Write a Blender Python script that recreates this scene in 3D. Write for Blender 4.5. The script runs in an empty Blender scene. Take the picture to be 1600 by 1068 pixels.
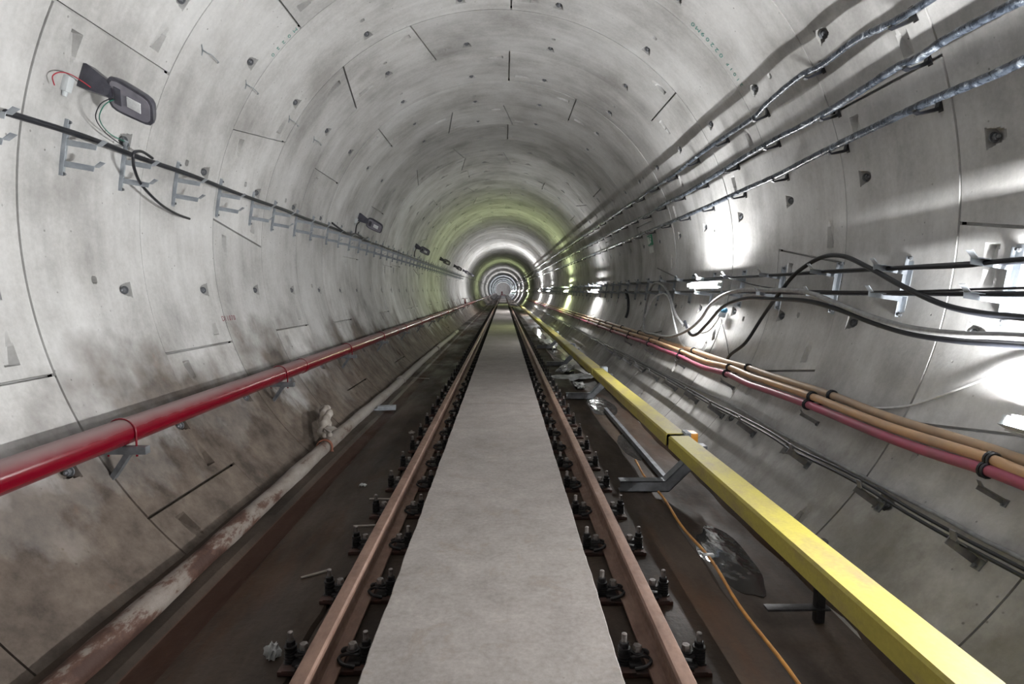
import bpy, bmesh, math, random
import numpy as np
from mathutils import Vector, Matrix
random.seed(7); rng=np.random.default_rng(7)
SC=bpy.context.scene; COL=SC.collection
PI=math.pi
R=2.912; CX=-0.056; CZ=1.947; Y0=0.058; RL=1.2      # lining radius, axis, first joint, ring length
FL=-0.2                                             # track slab level (rail top = 0)
# ------------------------------------------------------------------ materials
class NT:
    def __init__(s,name):
        s.m=bpy.data.materials.new(name); s.m.use_nodes=True; s.t=s.m.node_tree; s.b=s.t.nodes['Principled BSDF']
        s.tc=s.t.nodes.new('ShaderNodeTexCoord')
    def n(s,k,**kw):
        x=s.t.nodes.new(k)
        for a,b in kw.items(): setattr(x,a,b)
        return x
    def l(s,a,b): s.t.links.new(a,b)
    def mapped(s,sc=(1,1,1),coord='Object'):
        mp=s.n('ShaderNodeMapping'); mp.inputs['Scale'].default_value=sc; s.l(s.tc.outputs[coord],mp.inputs[0]); return mp.outputs[0]
    def noise(s,scale,detail=4,rough=.55,vec=None,dist=0):
        x=s.n('ShaderNodeTexNoise'); x.inputs['Scale'].default_value=scale; x.inputs['Detail'].default_value=detail
        x.inputs['Roughness'].default_value=rough; x.inputs['Distortion'].default_value=dist
        s.l(vec if vec is not None else s.tc.outputs['Object'],x.inputs['Vector']); return x.outputs['Fac']
    def ramp(s,fac,stops):
        x=s.n('ShaderNodeValToRGB'); e=x.color_ramp.elements
        while len(e)<len(stops): e.new(.5)
        for i,(p,c) in enumerate(stops):
            e[i].position=p; e[i].color=(c,c,c,1) if isinstance(c,(int,float)) else (*c,1)
        s.l(fac,x.inputs[0]); return x.outputs['Color']
    def mix(s,f,a,b,mode='MIX'):
        x=s.n('ShaderNodeMix',data_type='RGBA',blend_type=mode)
        for v,i in ((f,0),(a,6),(b,7)):
            if isinstance(v,bpy.types.NodeSocket): s.l(v,x.inputs[i])
            elif i==0: x.inputs[0].default_value=v
            else: x.inputs[i].default_value=(*v,1)
        return x.outputs[2]
    def math(s,op,a,b=0,clamp=False):
        x=s.n('ShaderNodeMath',operation=op,use_clamp=clamp)
        for v,i in ((a,0),(b,1)):
            if isinstance(v,bpy.types.NodeSocket): s.l(v,x.inputs[i])
            else: x.inputs[i].default_value=v
        return x.outputs[0]
    def col(s,c):
        if isinstance(c,bpy.types.NodeSocket): s.l(c,s.b.inputs['Base Color'])
        else: s.b.inputs['Base Color'].default_value=(*c,1)
    def rough(s,c):
        if isinstance(c,bpy.types.NodeSocket): s.l(c,s.b.inputs['Roughness'])
        else: s.b.inputs['Roughness'].default_value=c
    def bump(s,h,st=.3,d=.01):
        x=s.n('ShaderNodeBump'); x.inputs['Strength'].default_value=st; x.inputs['Distance'].default_value=d
        s.l(h,x.inputs['Height']); s.l(x.outputs[0],s.b.inputs['Normal'])
def simple(name,c1,c2=None,scale=8,rough=.5,metal=0,bump=0,spread=(.35,.65)):
    n=NT(name); c2=c2 or tuple(v*.7 for v in c1)
    f=n.noise(scale,5); n.col(n.ramp(f,[(spread[0],c2),(spread[1],c1)])); n.rough(rough); n.b.inputs['Metallic'].default_value=metal
    if bump: n.bump(n.noise(scale*4,4),bump,.004)
    return n.m
def lining_mat():
    n=NT('precast concrete'); uv=n.tc.outputs['UV']
    base=n.ramp(n.noise(1.1,7,.6),[(.32,(.35,.345,.335)),(.5,(.51,.51,.505)),(.68,(.63,.635,.635))])
    streak=n.noise(1.0,5,.6,n.mapped((1.2,9,1),'UV')); base=n.mix(.16,base,n.ramp(streak,[(.35,.30),(.65,.72)]),'OVERLAY')
    st2=n.noise(1.0,3,.5,n.mapped((.25,2.5,1),'UV')); base=n.mix(.22,base,n.ramp(st2,[(.35,.33),(.68,.68)]),'OVERLAY')
    base=n.mix(.3,base,n.ramp(n.noise(30,5,.7),[(.3,.35),(.7,.65)]),'OVERLAY')
    at=n.n('ShaderNodeAttribute',attribute_name='tint'); 
    hs=n.n('ShaderNodeHueSaturation'); n.l(base,hs.inputs['Color']); n.l(at.outputs['Fac'],hs.inputs['Value']); hs.inputs['Saturation'].default_value=.9
    c=hs.outputs[0]
    # pock marks
    v=n.n('ShaderNodeTexVoronoi',feature='F1'); v.inputs['Scale'].default_value=11; n.l(n.tc.outputs['Object'],v.inputs['Vector'])
    msk=n.ramp(n.noise(2.2,3),[(.5,0.),(.6,1.)]); pk=n.ramp(v.outputs['Distance'],[(.05,1.),(.10,0.)])
    pit=n.math('MULTIPLY',msk,pk); c=n.mix(n.math('MULTIPLY',pit,.6),c,(.09,.085,.08))
    # dried mud and damp near the foot of the wall
    sx=n.n('ShaderNodeSeparateXYZ'); n.l(n.tc.outputs['Object'],sx.inputs[0])
    z=sx.outputs['Z']; nz=n.noise(1.6,6,.62,n.mapped((1,1,.6)))
    h=n.math('ADD',z,n.math('MULTIPLY',n.math('SUBTRACT',nz,.5),2.2))
    left=n.ramp(n.math('ADD',n.math('MULTIPLY',sx.outputs['X'],-.25),.45),[(.3,.28),(.7,1.)])
    damp=n.math('MULTIPLY',n.ramp(h,[(.15,1.),(.32,0.)]),left); c=n.mix(n.math('MULTIPLY',damp,.85),c,n.ramp(n.noise(7,6,.7),[(.3,(.035,.026,.020)),(.7,(.085,.066,.052))]))
    h2=n.math('ADD',z,n.math('MULTIPLY',n.math('SUBTRACT',n.noise(.9,5),.5),3.2)); warm=n.math('MULTIPLY',n.ramp(h2,[(.4,1.),(1.8,0.)]),left)
    c=n.mix(n.math('MULTIPLY',warm,.88),c,n.ramp(n.noise(3.5,7,.7),[(.35,(.05,.037,.029)),(.65,(.155,.124,.10))]))
    rust=n.ramp(n.noise(5,6,.7,n.mapped((1,1,.5))),[(.62,0.),(.72,1.)]); c=n.mix(n.math('MULTIPLY',n.math('MULTIPLY',rust,warm),.35),c,(.20,.10,.06))
    n.col(c); n.rough(n.ramp(n.noise(6,4),[(.3,.66),(.7,.92)]))
    hh=n.math('SUBTRACT',n.math('MULTIPLY',n.noise(14,8,.7),.6),pit); n.bump(hh,.4,.01); n.b.inputs['Specular IOR Level'].default_value=.3
    return n.m
def floor_mat():
    n=NT('wet muddy slab'); mp=n.mapped((1,.28,1))
    c=n.ramp(n.noise(2.2,7,.62,mp),[(.3,(.017,.013,.010)),(.5,(.042,.031,.024)),(.7,(.082,.062,.048))])
    rust=n.ramp(n.noise(1.3,6,.65,n.mapped((1.6,.35,1))),[(.54,0.),(.66,1.)]); c=n.mix(n.math('MULTIPLY',rust,.5),c,(.070,.032,.015))
    c=n.mix(.3,c,n.ramp(n.noise(40,4),[(.3,.3),(.7,.7)]),'OVERLAY')
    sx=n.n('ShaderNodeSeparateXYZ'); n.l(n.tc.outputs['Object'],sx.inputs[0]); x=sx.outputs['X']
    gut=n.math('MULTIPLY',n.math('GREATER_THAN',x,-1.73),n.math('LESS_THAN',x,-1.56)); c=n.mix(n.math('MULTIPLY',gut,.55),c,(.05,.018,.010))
    n.col(c); n.rough(n.ramp(n.noise(1.6,5,.6,mp),[(.40,.42),(.6,.8)])); n.b.inputs['Specular IOR Level'].default_value=.18; n.rough(n.ramp(n.noise(1.6,5,.6,mp),[(.40,.42),(.6,.8)])); n.bump(n.noise(12,7,.65),.35,.012); return n.m
def walk_mat():
    n=NT('walkway concrete')
    c=n.ramp(n.noise(1.5,6,.6),[(.3,(.235,.212,.20)),(.7,(.305,.278,.265))]); c=n.mix(.6,c,n.ramp(n.noise(35,6,.7),[(.3,.35),(.7,.65)]),'OVERLAY'); c=n.mix(.5,c,n.ramp(n.noise(6,6,.65),[(.3,.4),(.7,.6)]),'OVERLAY')
    c=n.mix(n.math('MULTIPLY',n.ramp(n.noise(4,7,.75,dist=.6),[(.55,0.),(.66,1.)]),.4),c,(.21,.165,.13))
    v=n.n('ShaderNodeTexVoronoi'); v.inputs['Scale'].default_value=9; n.l(n.tc.outputs['Object'],v.inputs['Vector'])
    c=n.mix(n.math('MULTIPLY',n.ramp(v.outputs['Distance'],[(.03,1.),(.06,0.)]),.5),c,(.15,.12,.1))
    n.col(c); n.rough(.82); n.bump(n.noise(22,8,.75),.25,.006); return n.m
def rail_mat():
    n=NT('rusty rail steel'); c=n.ramp(n.noise(9,6,.7,n.mapped((1,.25,1))),[(.3,(.13,.075,.055)),(.55,(.23,.145,.11)),(.75,(.33,.24,.195))])
    n.col(c); n.rough(n.ramp(n.noise(20,4),[(.3,.38),(.7,.65)])); n.b.inputs['Metallic'].default_value=.25; n.bump(n.noise(60,4),.15,.002); return n.m
def yellow_mat():
    n=NT('yellow plastic'); c=n.mix(n.math('MULTIPLY',n.ramp(n.noise(3.2,7,.7,n.mapped((1,.45,1))),[(.44,0.),(.66,1.)]),.75),(.42,.365,.08),(.26,.205,.135))
    c=n.mix(.25,c,n.ramp(n.noise(50,4),[(.3,.35),(.7,.65)]),'OVERLAY'); n.col(c); n.rough(.58); n.b.inputs['Specular IOR Level'].default_value=.3; return n.m
def red_mat():
    n=NT('red pipe paint'); g=n.n('ShaderNodeNewGeometry'); sx=n.n('ShaderNodeSeparateXYZ'); n.l(g.outputs['Normal'],sx.inputs[0])
    d=n.math('ADD',sx.outputs['Z'],n.math('MULTIPLY',n.math('SUBTRACT',n.noise(6,5),.5),.35)); dust=n.ramp(d,[(.30,0.),(.9,1.)])   # settled dust on top
    n.col(n.mix(n.math('MULTIPLY',dust,.72),(.145,.0015,.010),(.26,.215,.21))); n.rough(n.mix(dust,(.22,)*3,(.6,)*3)); return n.m
def oldpipe_mat():
    n=NT('mortar crusted pipe'); f=n.noise(4.5,8,.7,n.mapped((1,.45,1)))
    sx=n.n('ShaderNodeSeparateXYZ'); n.l(n.tc.outputs['Object'],sx.inputs[0])
    f=n.math('ADD',f,n.math('MULTIPLY',n.math('SUBTRACT',sx.outputs['Y'],4.2),.045))
    n.col(n.ramp(f,[(.40,(.04,.016,.010)),(.475,(.075,.036,.024)),(.52,(.17,.143,.124)),(.75,(.27,.25,.23))])); n.rough(.7); n.bump(n.noise(14,6,.7),.5,.01); return n.m
def film_mat():
    n=NT('film wrapped cable'); f=n.noise(9,6,.75,n.mapped((1,1,1)),1.5)
    n.col(n.ramp(f,[(.42,(.02,.026,.036)),(.56,(.07,.085,.11)),(.66,(.45,.50,.55))])); n.rough(n.ramp(f,[(.4,.25),(.7,.4)])); n.bump(f,.5,.006); return n.m  # pale noise patches paint white film and its highlights into the colour
def emit(name,c,s):
    n=NT(name); n.b.inputs['Base Color'].default_value=(.9,.9,.9,1); n.b.inputs['Emission Color'].default_value=(*c,1); n.b.inputs['Emission Strength'].default_value=s; return n.m
M=dict(lining=lining_mat(),floor=floor_mat(),walk=walk_mat(),rail=rail_mat(),yellow=yellow_mat(),red=red_mat(),oldpipe=oldpipe_mat(),film=film_mat(),
 galv=simple('galvanised steel',(.44,.48,.52),(.30,.33,.37),14,.42,.45),
 darkgalv=simple('dull grey steel',(.22,.23,.25),(.12,.13,.14),10,.5,.4),
 midgalv=simple('dusty steel',(.36,.36,.37),(.22,.22,.225),12,.5,.35),
 black=simple('black rubber',(.018,.02,.026),(.012,.013,.017),20,.38),
 iron=simple('oily black iron',(.035,.034,.036),(.015,.014,.015),30,.42,.3,.2),
 nut=simple('dusty nut steel',(.36,.34,.33),(.16,.14,.13),40,.45,.5),
 plate=simple('rust primer plate',(.07,.028,.02),(.03,.018,.015),12,.6,.1,.2),
 grey=simple('grey cable sheath',(.34,.345,.35),(.22,.22,.225),18,.42),
 white=simple('white cable sheath',(.70,.71,.72),(.55,.56,.57),18,.45),
 orange=simple('orange conduit',(.55,.34,.19),(.42,.29,.20),5,.48),
 orange2=simple('dusty orange conduit',(.47,.33,.21),(.36,.27,.20),5,.52),
 pink=simple('pink conduit',(.38,.085,.145),(.28,.10,.135),5,.45),
 insul=simple('orange insulator',(.85,.36,.02),(.75,.30,.02),8,.4),
 paleblue=simple('pale insulator',(.55,.62,.68),(.40,.45,.50),8,.45),
 lampbody=simple('grey lamp casting',(.10,.10,.125),(.06,.06,.078),12,.35,.3),
 lens=simple('lamp glass',(.30,.29,.34),(.20,.195,.235),6,.15),
 led=simple('unlit led board',(.86,.88,.90),(.76,.78,.80),60,.4),
 box=simple('pale plastic box',(.66,.70,.72),(.56,.60,.62),10,.45),
 redwire=simple('red wire',(.45,.03,.05),None,10,.4), greenwire=simple('green wire',(.03,.20,.14),None,10,.4),
 bluetape=simple('blue connector',(.10,.30,.50),None,10,.4),
 cord=simple('orange cord',(.55,.27,.07),(.35,.16,.05),9,.55),
 cloth=simple('white sacking',(.40,.37,.34),(.24,.21,.18),9,.9,0,.4),
 litter=simple('pale litter',(.60,.62,.62),(.35,.36,.36),7,.4),
 sign=simple('green sign',(.03,.28,.16),(.02,.22,.12),9,.4), signwhite=simple('white sign print',(.75,.78,.76),(.65,.68,.66),9,.4),
 paintgreen=simple('green stencil paint',(.05,.24,.20),(.12,.30,.27),30,.8), paintred=simple('dark red stencil paint',(.20,.04,.06),(.28,.12,.13),30,.8),
 rusttie=simple('faded rust cloth',(.26,.10,.06),(.15,.06,.04),20,.8),
 hvest=simple('worn red paint',(.16,.05,.05),(.1,.04,.04),9,.6))
def water_mat():
    n=NT('dirty water'); n.col((.035,.032,.03)); n.rough(.06); n.b.inputs['IOR'].default_value=1.33; n.bump(n.noise(5,3,.5,n.mapped((1,.5,1))),.5,.02); return n.m
M['water']=water_mat()
# ------------------------------------------------------------------ mesh helpers
class MB:
    def __init__(s): s.v=[]; s.f=[]
    def add(s,vs,fs,mat=None):
        b=len(s.v)
        for p in vs:
            p=Vector(p)
            if mat is not None: p=mat@p
            s.v.append(tuple(p))
        s.f+= [tuple(b+i for i in f) for f in fs]; return s
    def box(s,c,d,mat=None,bev=0.0):
        x,y,z=(q/2 for q in d); b=min(bev,.45*min(d))
        if b<=0:
            vs=[(c[0]+i*x,c[1]+j*y,c[2]+k*z) for i in(-1,1) for j in(-1,1) for k in(-1,1)]
            return s.add(vs,[(0,1,3,2),(4,6,7,5),(0,4,5,1),(2,3,7,6),(0,2,6,4),(1,5,7,3)],mat)
        bm=bmesh.new(); bmesh.ops.create_cube(bm,size=1)
        for v in bm.verts: v.co=Vector((c[0]+v.co.x*d[0],c[1]+v.co.y*d[1],c[2]+v.co.z*d[2]))
        bmesh.ops.bevel(bm,geom=bm.edges[:],offset=b,segments=2,profile=.6,affect='EDGES'); return s.bm(bm,mat)
    def bm(s,bm,mat=None):
        bm.verts.index_update(); s.add([v.co.copy() for v in bm.verts],[[v.index for v in f.verts] for f in bm.faces],mat); bm.free(); return s
    def tube(s,pts,r,n=10,mat=None,cap=True):
        pts=[Vector(p) for p in pts]; N=len(pts); rr=r if isinstance(r,(list,tuple)) else [r]*N
        vs=[];fs=[]; t=(pts[1]-pts[0]).normalized(); u=t.orthogonal().normalized()
        for i,p in enumerate(pts):
            t=(pts[min(i+1,N-1)]-pts[max(i-1,0)]).normalized(); u=(u-t*u.dot(t)).normalized(); w=t.cross(u)
            for k in range(n):
                a=2*PI*k/n; vs.append(p+(u*math.cos(a)+w*math.sin(a))*rr[i])
        for i in range(N-1):
            for k in range(n):
                a=i*n+k; b=i*n+(k+1)%n; fs.append((a,b,b+n,a+n))
        if cap: fs+=[tuple(range(n))[::-1],tuple(range((N-1)*n,N*n))]
        return s.add(vs,fs,mat)
    def lathe(s,prof,n=16,mat=None):        # (r,z) around local z
        vs=[(r*math.cos(2*PI*k/n),r*math.sin(2*PI*k/n),z) for r,z in prof for k in range(n)]; fs=[]
        for i in range(len(prof)-1):
            for k in range(n):
                a=i*n+k; b=i*n+(k+1)%n; fs.append((a,b,b+n,a+n))
        fs+=[tuple(range(n))[::-1],tuple(range((len(prof)-1)*n,len(prof)*n))]
        return s.add(vs,fs,mat)
    def prism(s,prof,axis,a,b,mat=None):    # closed 2D profile swept along an axis
        n=len(prof); mk={'y':lambda p,t:(p[0],t,p[1]),'x':lambda p,t:(t,p[0],p[1]),'z':lambda p,t:(p[0],p[1],t)}[axis]
        vs=[mk(p,a) for p in prof]+[mk(p,b) for p in prof]
        fs=[(i,(i+1)%n,n+(i+1)%n,n+i) for i in range(n)]+[tuple(range(n))[::-1],tuple(range(n,2*n))]
        return s.add(vs,fs,mat)
    def build(s,name,mat,parent=None,smooth=True,angle=35):
        me=bpy.data.meshes.new(name); me.from_pydata(s.v,[],s.f)
        bm=bmesh.new(); bm.from_mesh(me); bmesh.ops.recalc_face_normals(bm,faces=bm.faces[:]); bm.to_mesh(me); bm.free()
        me.materials.append(M[mat] if isinstance(mat,str) else mat)
        if smooth: me.shade_smooth(); me.set_sharp_from_angle(angle=math.radians(angle))
        o=bpy.data.objects.new(name,me); COL.objects.link(o)
        if parent is not None: o.parent=parent
        return o
def tag(o,label=None,cat=None,group=None,kind=None):
    if label: o['label']=label
    if cat: o['category']=cat
    if group: o['group']=group
    if kind: o['kind']=kind
    return o
def empty(name,mat=None):
    o=bpy.data.objects.new(name,None); COL.objects.link(o); o.empty_display_size=.05
    if mat is not None: o.matrix_world=mat
    return o
def copy_tree(o,parent=None):
    c=o.copy(); COL.objects.link(c); c.parent=parent
    for ch in list(o.children): copy_tree(ch,c)
    return c
def cyl(y,ang,off=0.0):
    a=math.radians(ang); r=R-off; return Vector((CX+r*math.cos(a),y,CZ+r*math.sin(a)))
def frame(y,ang,off=0.0):                  # x = inward normal, z = up along the wall
    a=math.radians(ang); n=Vector((-math.cos(a),0,-math.sin(a))); t=Vector((-math.sin(a),0,math.cos(a)))
    if t.z<0: t=-t
    ly=t.cross(n); m=Matrix((n,ly,t)).transposed().to_4x4(); m.translation=cyl(y,ang,off); return m
def smooth_path(pts,sub=6):                # Catmull-Rom
    P=[Vector(p) for p in pts]; out=[]
    for i in range(len(P)-1):
        p0=P[max(i-1,0)];p1=P[i];p2=P[i+1];p3=P[min(i+2,len(P)-1)]
        for k in range(sub):
            t=k/sub; out.append(.5*((2*p1)+(p2-p0)*t+(2*p0-5*p1+4*p2-p3)*t*t+(3*p1-p0-3*p2+p3)*t**3))
    out.append(P[-1]); return out
ORD=['nearest','second','third','fourth','fifth','sixth','seventh','eighth','ninth','tenth','eleventh','twelfth','thirteenth','fourteenth','fifteenth','sixteenth']
def nth(i,w='nearest'): return w if i==0 else ORD[i]+' nearest'
# ------------------------------------------------------------------ tunnel lining
def seams_for(n):
    fixed={2:-13,3:-58,4:-13,5:165,6:120.5,7:-58,8:-13,9:98}
    c=fixed.get(n,[-13,-58,120.5,165,98,30][(n*7+n//3)%6])
    s=[(c-11,-1.85),(c+11,1.95)]
    for k,d in enumerate((78,145,212,279)): s.append((c+d,0))
    if n in(5,): s=[(154,-1.85),(176,1.95),(20.2,0),(87,0),(243,0),(310,0)]
    if n in(3,7): s=[(-69,-1.85),(-47,1.95),(20.2,0),(87.1,0),(153.6,0),(220.2,0)]
    if n==6: s=[(109.3,-1.85),(131.5,1.95),(198.3,0),(265,0),(-27,0),(42.4,0)]
    return s
def norm(a,lo=-90): return (a-lo)%360+lo
def grid_mesh(name,A,Y,fn,mat,tint,uvf=True):
    # A angles, Y lengths; fn(AA,YY)->(angle,radius,tint)
    AA,YY=np.meshgrid(A,Y,indexing='ij'); ang,rad,ti=fn(AA,YY)
    a=np.radians(ang); co=np.stack([CX+rad*np.cos(a),YY,CZ+rad*np.sin(a)],-1).reshape(-1,3).astype(np.float32)
    nA,nY=len(A),len(Y); i=np.arange(nA-1)[:,None]; j=np.arange(nY-1)[None]; b=i*nY+j
    q=np.stack([b,b+1,b+nY+1,b+nY],-1).reshape(-1,4).astype(np.int32)
    me=bpy.data.meshes.new(name); me.vertices.add(len(co)); me.vertices.foreach_set('co',co.ravel())
    me.loops.add(q.size); me.loops.foreach_set('vertex_index',q.ravel()); me.polygons.add(len(q)); me.polygons.foreach_set('loop_start',np.arange(0,q.size,4,dtype=np.int32))
    me.update(calc_edges=True)
    uv=me.uv_layers.new(name='UVMap'); U=np.stack([AA*PI/180*R,YY],-1).reshape(-1,2)[q.ravel()]; uv.data.foreach_set('uv',U.astype(np.float32).ravel())
    at=me.attributes.new('tint','FLOAT','POINT'); at.data.foreach_set('value',ti.reshape(-1).astype(np.float32))
    me.materials.append(mat); me.shade_smooth(); me.set_sharp_from_angle(angle=math.radians(28))
    o=bpy.data.objects.new(name,me); COL.objects.link(o); return o
BOLTS=[9+22.4*k for k in range(-3,11)]
AMIN,AMAX=-52.,232.
def make_ring(n,lod):
    y0=Y0+RL*n; S=[(norm(a),s) for a,s in seams_for(n)]; r=np.random.default_rng(100+n)
    sr=sorted(S); offs=r.uniform(-.0025,.0025,7); tints=r.uniform(.86,1.10,7); ringt=r.uniform(.94,1.05); roff=r.uniform(-.002,.002)
    A=[np.arange(AMIN,AMAX+.1,2. if lod<2 else 4.)]; Yl=[np.linspace(0,RL,10 if lod<1 else 4)]
    for a,s in S: A.append(a+np.array([-.24,-.20,-.18,.18,.20,.24]))
    Yl.append(np.array([.004,.005,RL-.005,RL-.004]))
    if lod==0:
        for b in BOLTS: A.append(np.arange(b-1.5,b+1.51,.2))
        for a,s in S: A.append(a+np.arange(1.8,7.2,.3)); A.append(a-np.arange(1.8,7.2,.3)); 
        for k in range(6): 
            c=(sr[k][0]+sr[(k+1)%6][0]+(360 if k==5 else 0))/2; A.append(norm(c)+np.arange(-.7,.71,.14))
        Yl+= [np.arange(.80,1.03,.011),np.arange(.18,.31,.01),np.arange(.565,.636,.007),np.array([.998,1.002])]
    elif lod==1:
        for b in BOLTS: A.append(b+np.array([-1.1,-.8,0,.8,1.1]))
        for a,s in S: A.append(a+np.array([2,2.2,4,6.5])); A.append(a-np.array([2,2.2,4,6.5]))
        Yl+=[np.array([.185,.195,.24,.285,.295,.84,.9,.95,.998,1.002])]
    A=np.unique(np.round(np.concatenate(A),3)); A=A[(A>=AMIN)&(A<=AMAX)]; Yl=np.unique(np.round(np.concatenate(Yl),4))
    def fn(AA,YY):
        f=YY/RL; d=np.full(AA.shape,R)+roff; t=np.ones(AA.shape)
        sa=np.array([a for a,_ in sr]); idx=np.searchsorted(sa,norm(AA)) ; idx=idx%6
        d+=offs[idx]; t=tints[idx]*ringt
        ang=AA.copy(); dep=np.zeros(AA.shape)
        for a,s in S:
            da=(AA-a+180)%360-180; arc=da*PI/180*R
            ang+= s*(f-.5)*2*np.clip(1-np.abs(da)/9,0,1)
            dep=np.maximum(dep,np.where(np.abs(da)<.19,.045,0))
            if lod<2:
                for sg,yc in((1,.24),(-1,.935)):
                    q=(arc*sg-.10)/.22; w=.048*(1-.25*np.clip(q,0,1))
                    dep=np.maximum(dep,np.where((q>=0)&(q<=1)&(np.abs(YY-yc)<w),.062*(1-q),0))
        if lod<2:
            for b in BOLTS:
                arc=((AA-b+180)%360-180)*PI/180*R; u=np.clip(1+(YY-1.0)/.145,0,1); w=.058*u**.38
                dep=np.maximum(dep,np.where((YY<=1.0)&(u>0)&(np.abs(arc)<w),.085*u**.8*np.sqrt(np.clip(1-(arc/np.maximum(w,1e-4))**4,0,1)),0))
        if lod==0:
            for k in range(6):
                c=norm((sr[k][0]+sr[(k+1)%6][0]+(360 if k==5 else 0))/2); arc=((AA-c+180)%360-180)*PI/180*R
                if norm(c)<-80: continue
                rr=np.hypot(arc,YY-.6); dep=np.maximum(dep,np.where(rr<.026,.09,0))
        dep=np.maximum(dep,np.where((YY<.0045)|(YY>RL-.0045),.022,0))
        return ang,d+dep,t
    # ring is laid out from zero and moved to its station through the y values
    AA=A; o=grid_mesh('wall_lining',AA,Yl,fn,M['lining'],None)
    o.location.y=0
    me=o.data; co=np.empty(len(me.vertices)*3,np.float32); me.vertices.foreach_get('co',co); co=co.reshape(-1,3); co[:,1]+=y0; me.vertices.foreach_set('co',co.ravel())
    uv=me.uv_layers[0]; U=np.empty(len(uv.data)*2,np.float32); uv.data.foreach_get('uv',U); U=U.reshape(-1,2); U[:,1]+=y0; uv.data.foreach_set('uv',U.ravel())
    tag(o,kind='structure'); return o
def bolt_mb():
    m=MB(); rot=Matrix.Rotation(PI/2,4,'X')  # lathe z -> -y (towards the camera)
    m.lathe([(.030,0),(.032,.004),(.030,.008),(.012,.0085)],20,rot); m.lathe([(.019,.008),(.021,.011),(.021,.026),(.018,.030)],6,rot); m.lathe([(.010,.03),(.011,.042),(.008,.046)],10,rot); return m
bolt0=None; rings={}
for n in range(-9,60):
    lod=0 if 1<=n<=9 else (1 if 10<=n<=24 else 2)
    rings[n]=make_ring(n,lod)
def far_fn(AA,YY):
    k=(YY-Y0)/RL; fr=np.abs(k-np.round(k))*RL; return AA,R+np.where(fr<.012,.02,0),1+.06*np.sin(np.floor(k)*12.9898)
yl=[]
for n in range(60,190): yl+= [Y0+RL*n+.0,Y0+RL*n+.011,Y0+RL*n+.013,Y0+RL*(n+1)-.013,Y0+RL*(n+1)-.011]
tag(grid_mesh('wall_lining',np.arange(AMIN,AMAX+.1,4.),np.unique(np.array(yl)),far_fn,M['lining'],None),kind='structure')
YEND=Y0+RL*190-.02
for n in range(2,10):
    for b in BOLTS:
        if not(-50<b<228): continue
        if n<=2 and 40<b<140: continue
        if bolt0 is None:
            o=bolt0=bolt_mb().build('bolt','darkgalv')
        else: o=bolt0.copy(); COL.objects.link(o)
        a=math.radians(b); p=cyl(Y0+RL*n+.985,b,-.038); 
        o.matrix_world=Matrix.Translation(p); o.parent=rings[n]
# end wall far away and behind the camera
def disc(y,name):
    m=MB(); vs=[(CX+(R+.02)*math.cos(2*PI*k/64),y,CZ+(R+.02)*math.sin(2*PI*k/64)) for k in range(64)]
    vs+= [(p[0],y+.3,p[2]) for p in vs]; m.add(vs,[tuple(range(64)),tuple(range(64,128))]+[(k,(k+1)%64,64+(k+1)%64,64+k) for k in range(64)])
    tag(m.build(name,'walk',smooth=False),kind='structure')
disc(YEND,'wall_far'); disc(Y0+RL*-9-.31,'wall_near')
# stencilled writing on the segments
def stencil(text,y,ang,h,mat,parent,turn=0,step=1.5):
    a=ang
    for ch in text:
        if ch!=' ':
            cu=bpy.data.curves.new('stencil_letter','FONT'); cu.body=ch; cu.size=h; cu.extrude=.0006; cu.align_x='CENTER'; cu.align_y='CENTER'
            tmp=bpy.data.objects.new('stencil_letter',cu); COL.objects.link(tmp); dg=bpy.context.evaluated_depsgraph_get(); me=bpy.data.meshes.new_from_object(tmp.evaluated_get(dg))
            bpy.data.objects.remove(tmp); bpy.data.curves.remove(cu); me.materials.clear(); me.materials.append(M[mat])
            o=bpy.data.objects.new('stencil_letter',me); COL.objects.link(o)
            f=frame(y,a,.0035); n=f.col[0].xyz; ax=Vector((0,1,0)); t=f.col[2].xyz
            if turn==0: X,Yv=(-t if math.cos(math.radians(a))>0 else t),ax       # reads along the arc
            else: X,Yv=ax,t
            Zv=X.cross(Yv)
            if Zv.dot(n)<0: X=-X; Zv=-Zv
            m=Matrix((X,Yv,Zv)).transposed().to_4x4(); m.translation=cyl(y,a,.0035); o.matrix_world=m; o.parent=parent
        if turn==0: a-=step
        else: y+=step
stencil('0M90220',5.95,48.6,.085,'paintgreen',rings[4],0,1.35); stencil('F1012',5.95,38.4,.07,'paintgreen',rings[4],0,1.2)
stencil('0220M',6.0,139.5,.07,'paintgreen',rings[4],0,1.6); stencil('D11070',6.02,194.2,.075,'paintred',rings[4],1,.05)
# ------------------------------------------------------------------ track slab
prof=[(-2.06,-.17),(-1.90,-.195),(-1.76,-.2),(-1.725,-.232),(-1.57,-.236),(-1.54,-.202),(-1.2,-.2),(-.962,-.2),(-.945,-.232),(-.928,-.2),(-.6,-.2),(-.3,-.2),(0,-.2),(.3,-.2),(.9,-.2),(1.27,-.203),(1.315,-.262),(1.5,-.268),(1.83,-.262),(1.865,-.205),(1.93,-.2),(2.06,-.17)]
ys=list(np.arange(-9,16,.12))+list(np.arange(16,60,1.))+list(np.arange(60,YEND+5,8.))
V=[];F=[]; npf=len(prof)
for j,y in enumerate(ys):
    for i,(x,z) in enumerate(prof):
        jx=jz=0
        if y<16:
            if i in(7,8,9): jx=.03*math.sin(y*1.9)+.018*math.sin(y*5.3+1)+.01*math.sin(y*13.)
            elif i in(15,16,18,19): jx=.012*math.sin(y*2.7+i)+.006*math.sin(y*9.1)
            jz=.0025*math.sin(y*3.1+i*2.2)+random.uniform(-.0012,.0012)
        V.append((x+jx,y,z+jz))
for j in range(len(ys)-1):
    for i in range(npf-1): a=j*npf+i; F.append((a,a+1,a+1+npf,a+npf))
b=len(V); 
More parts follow.
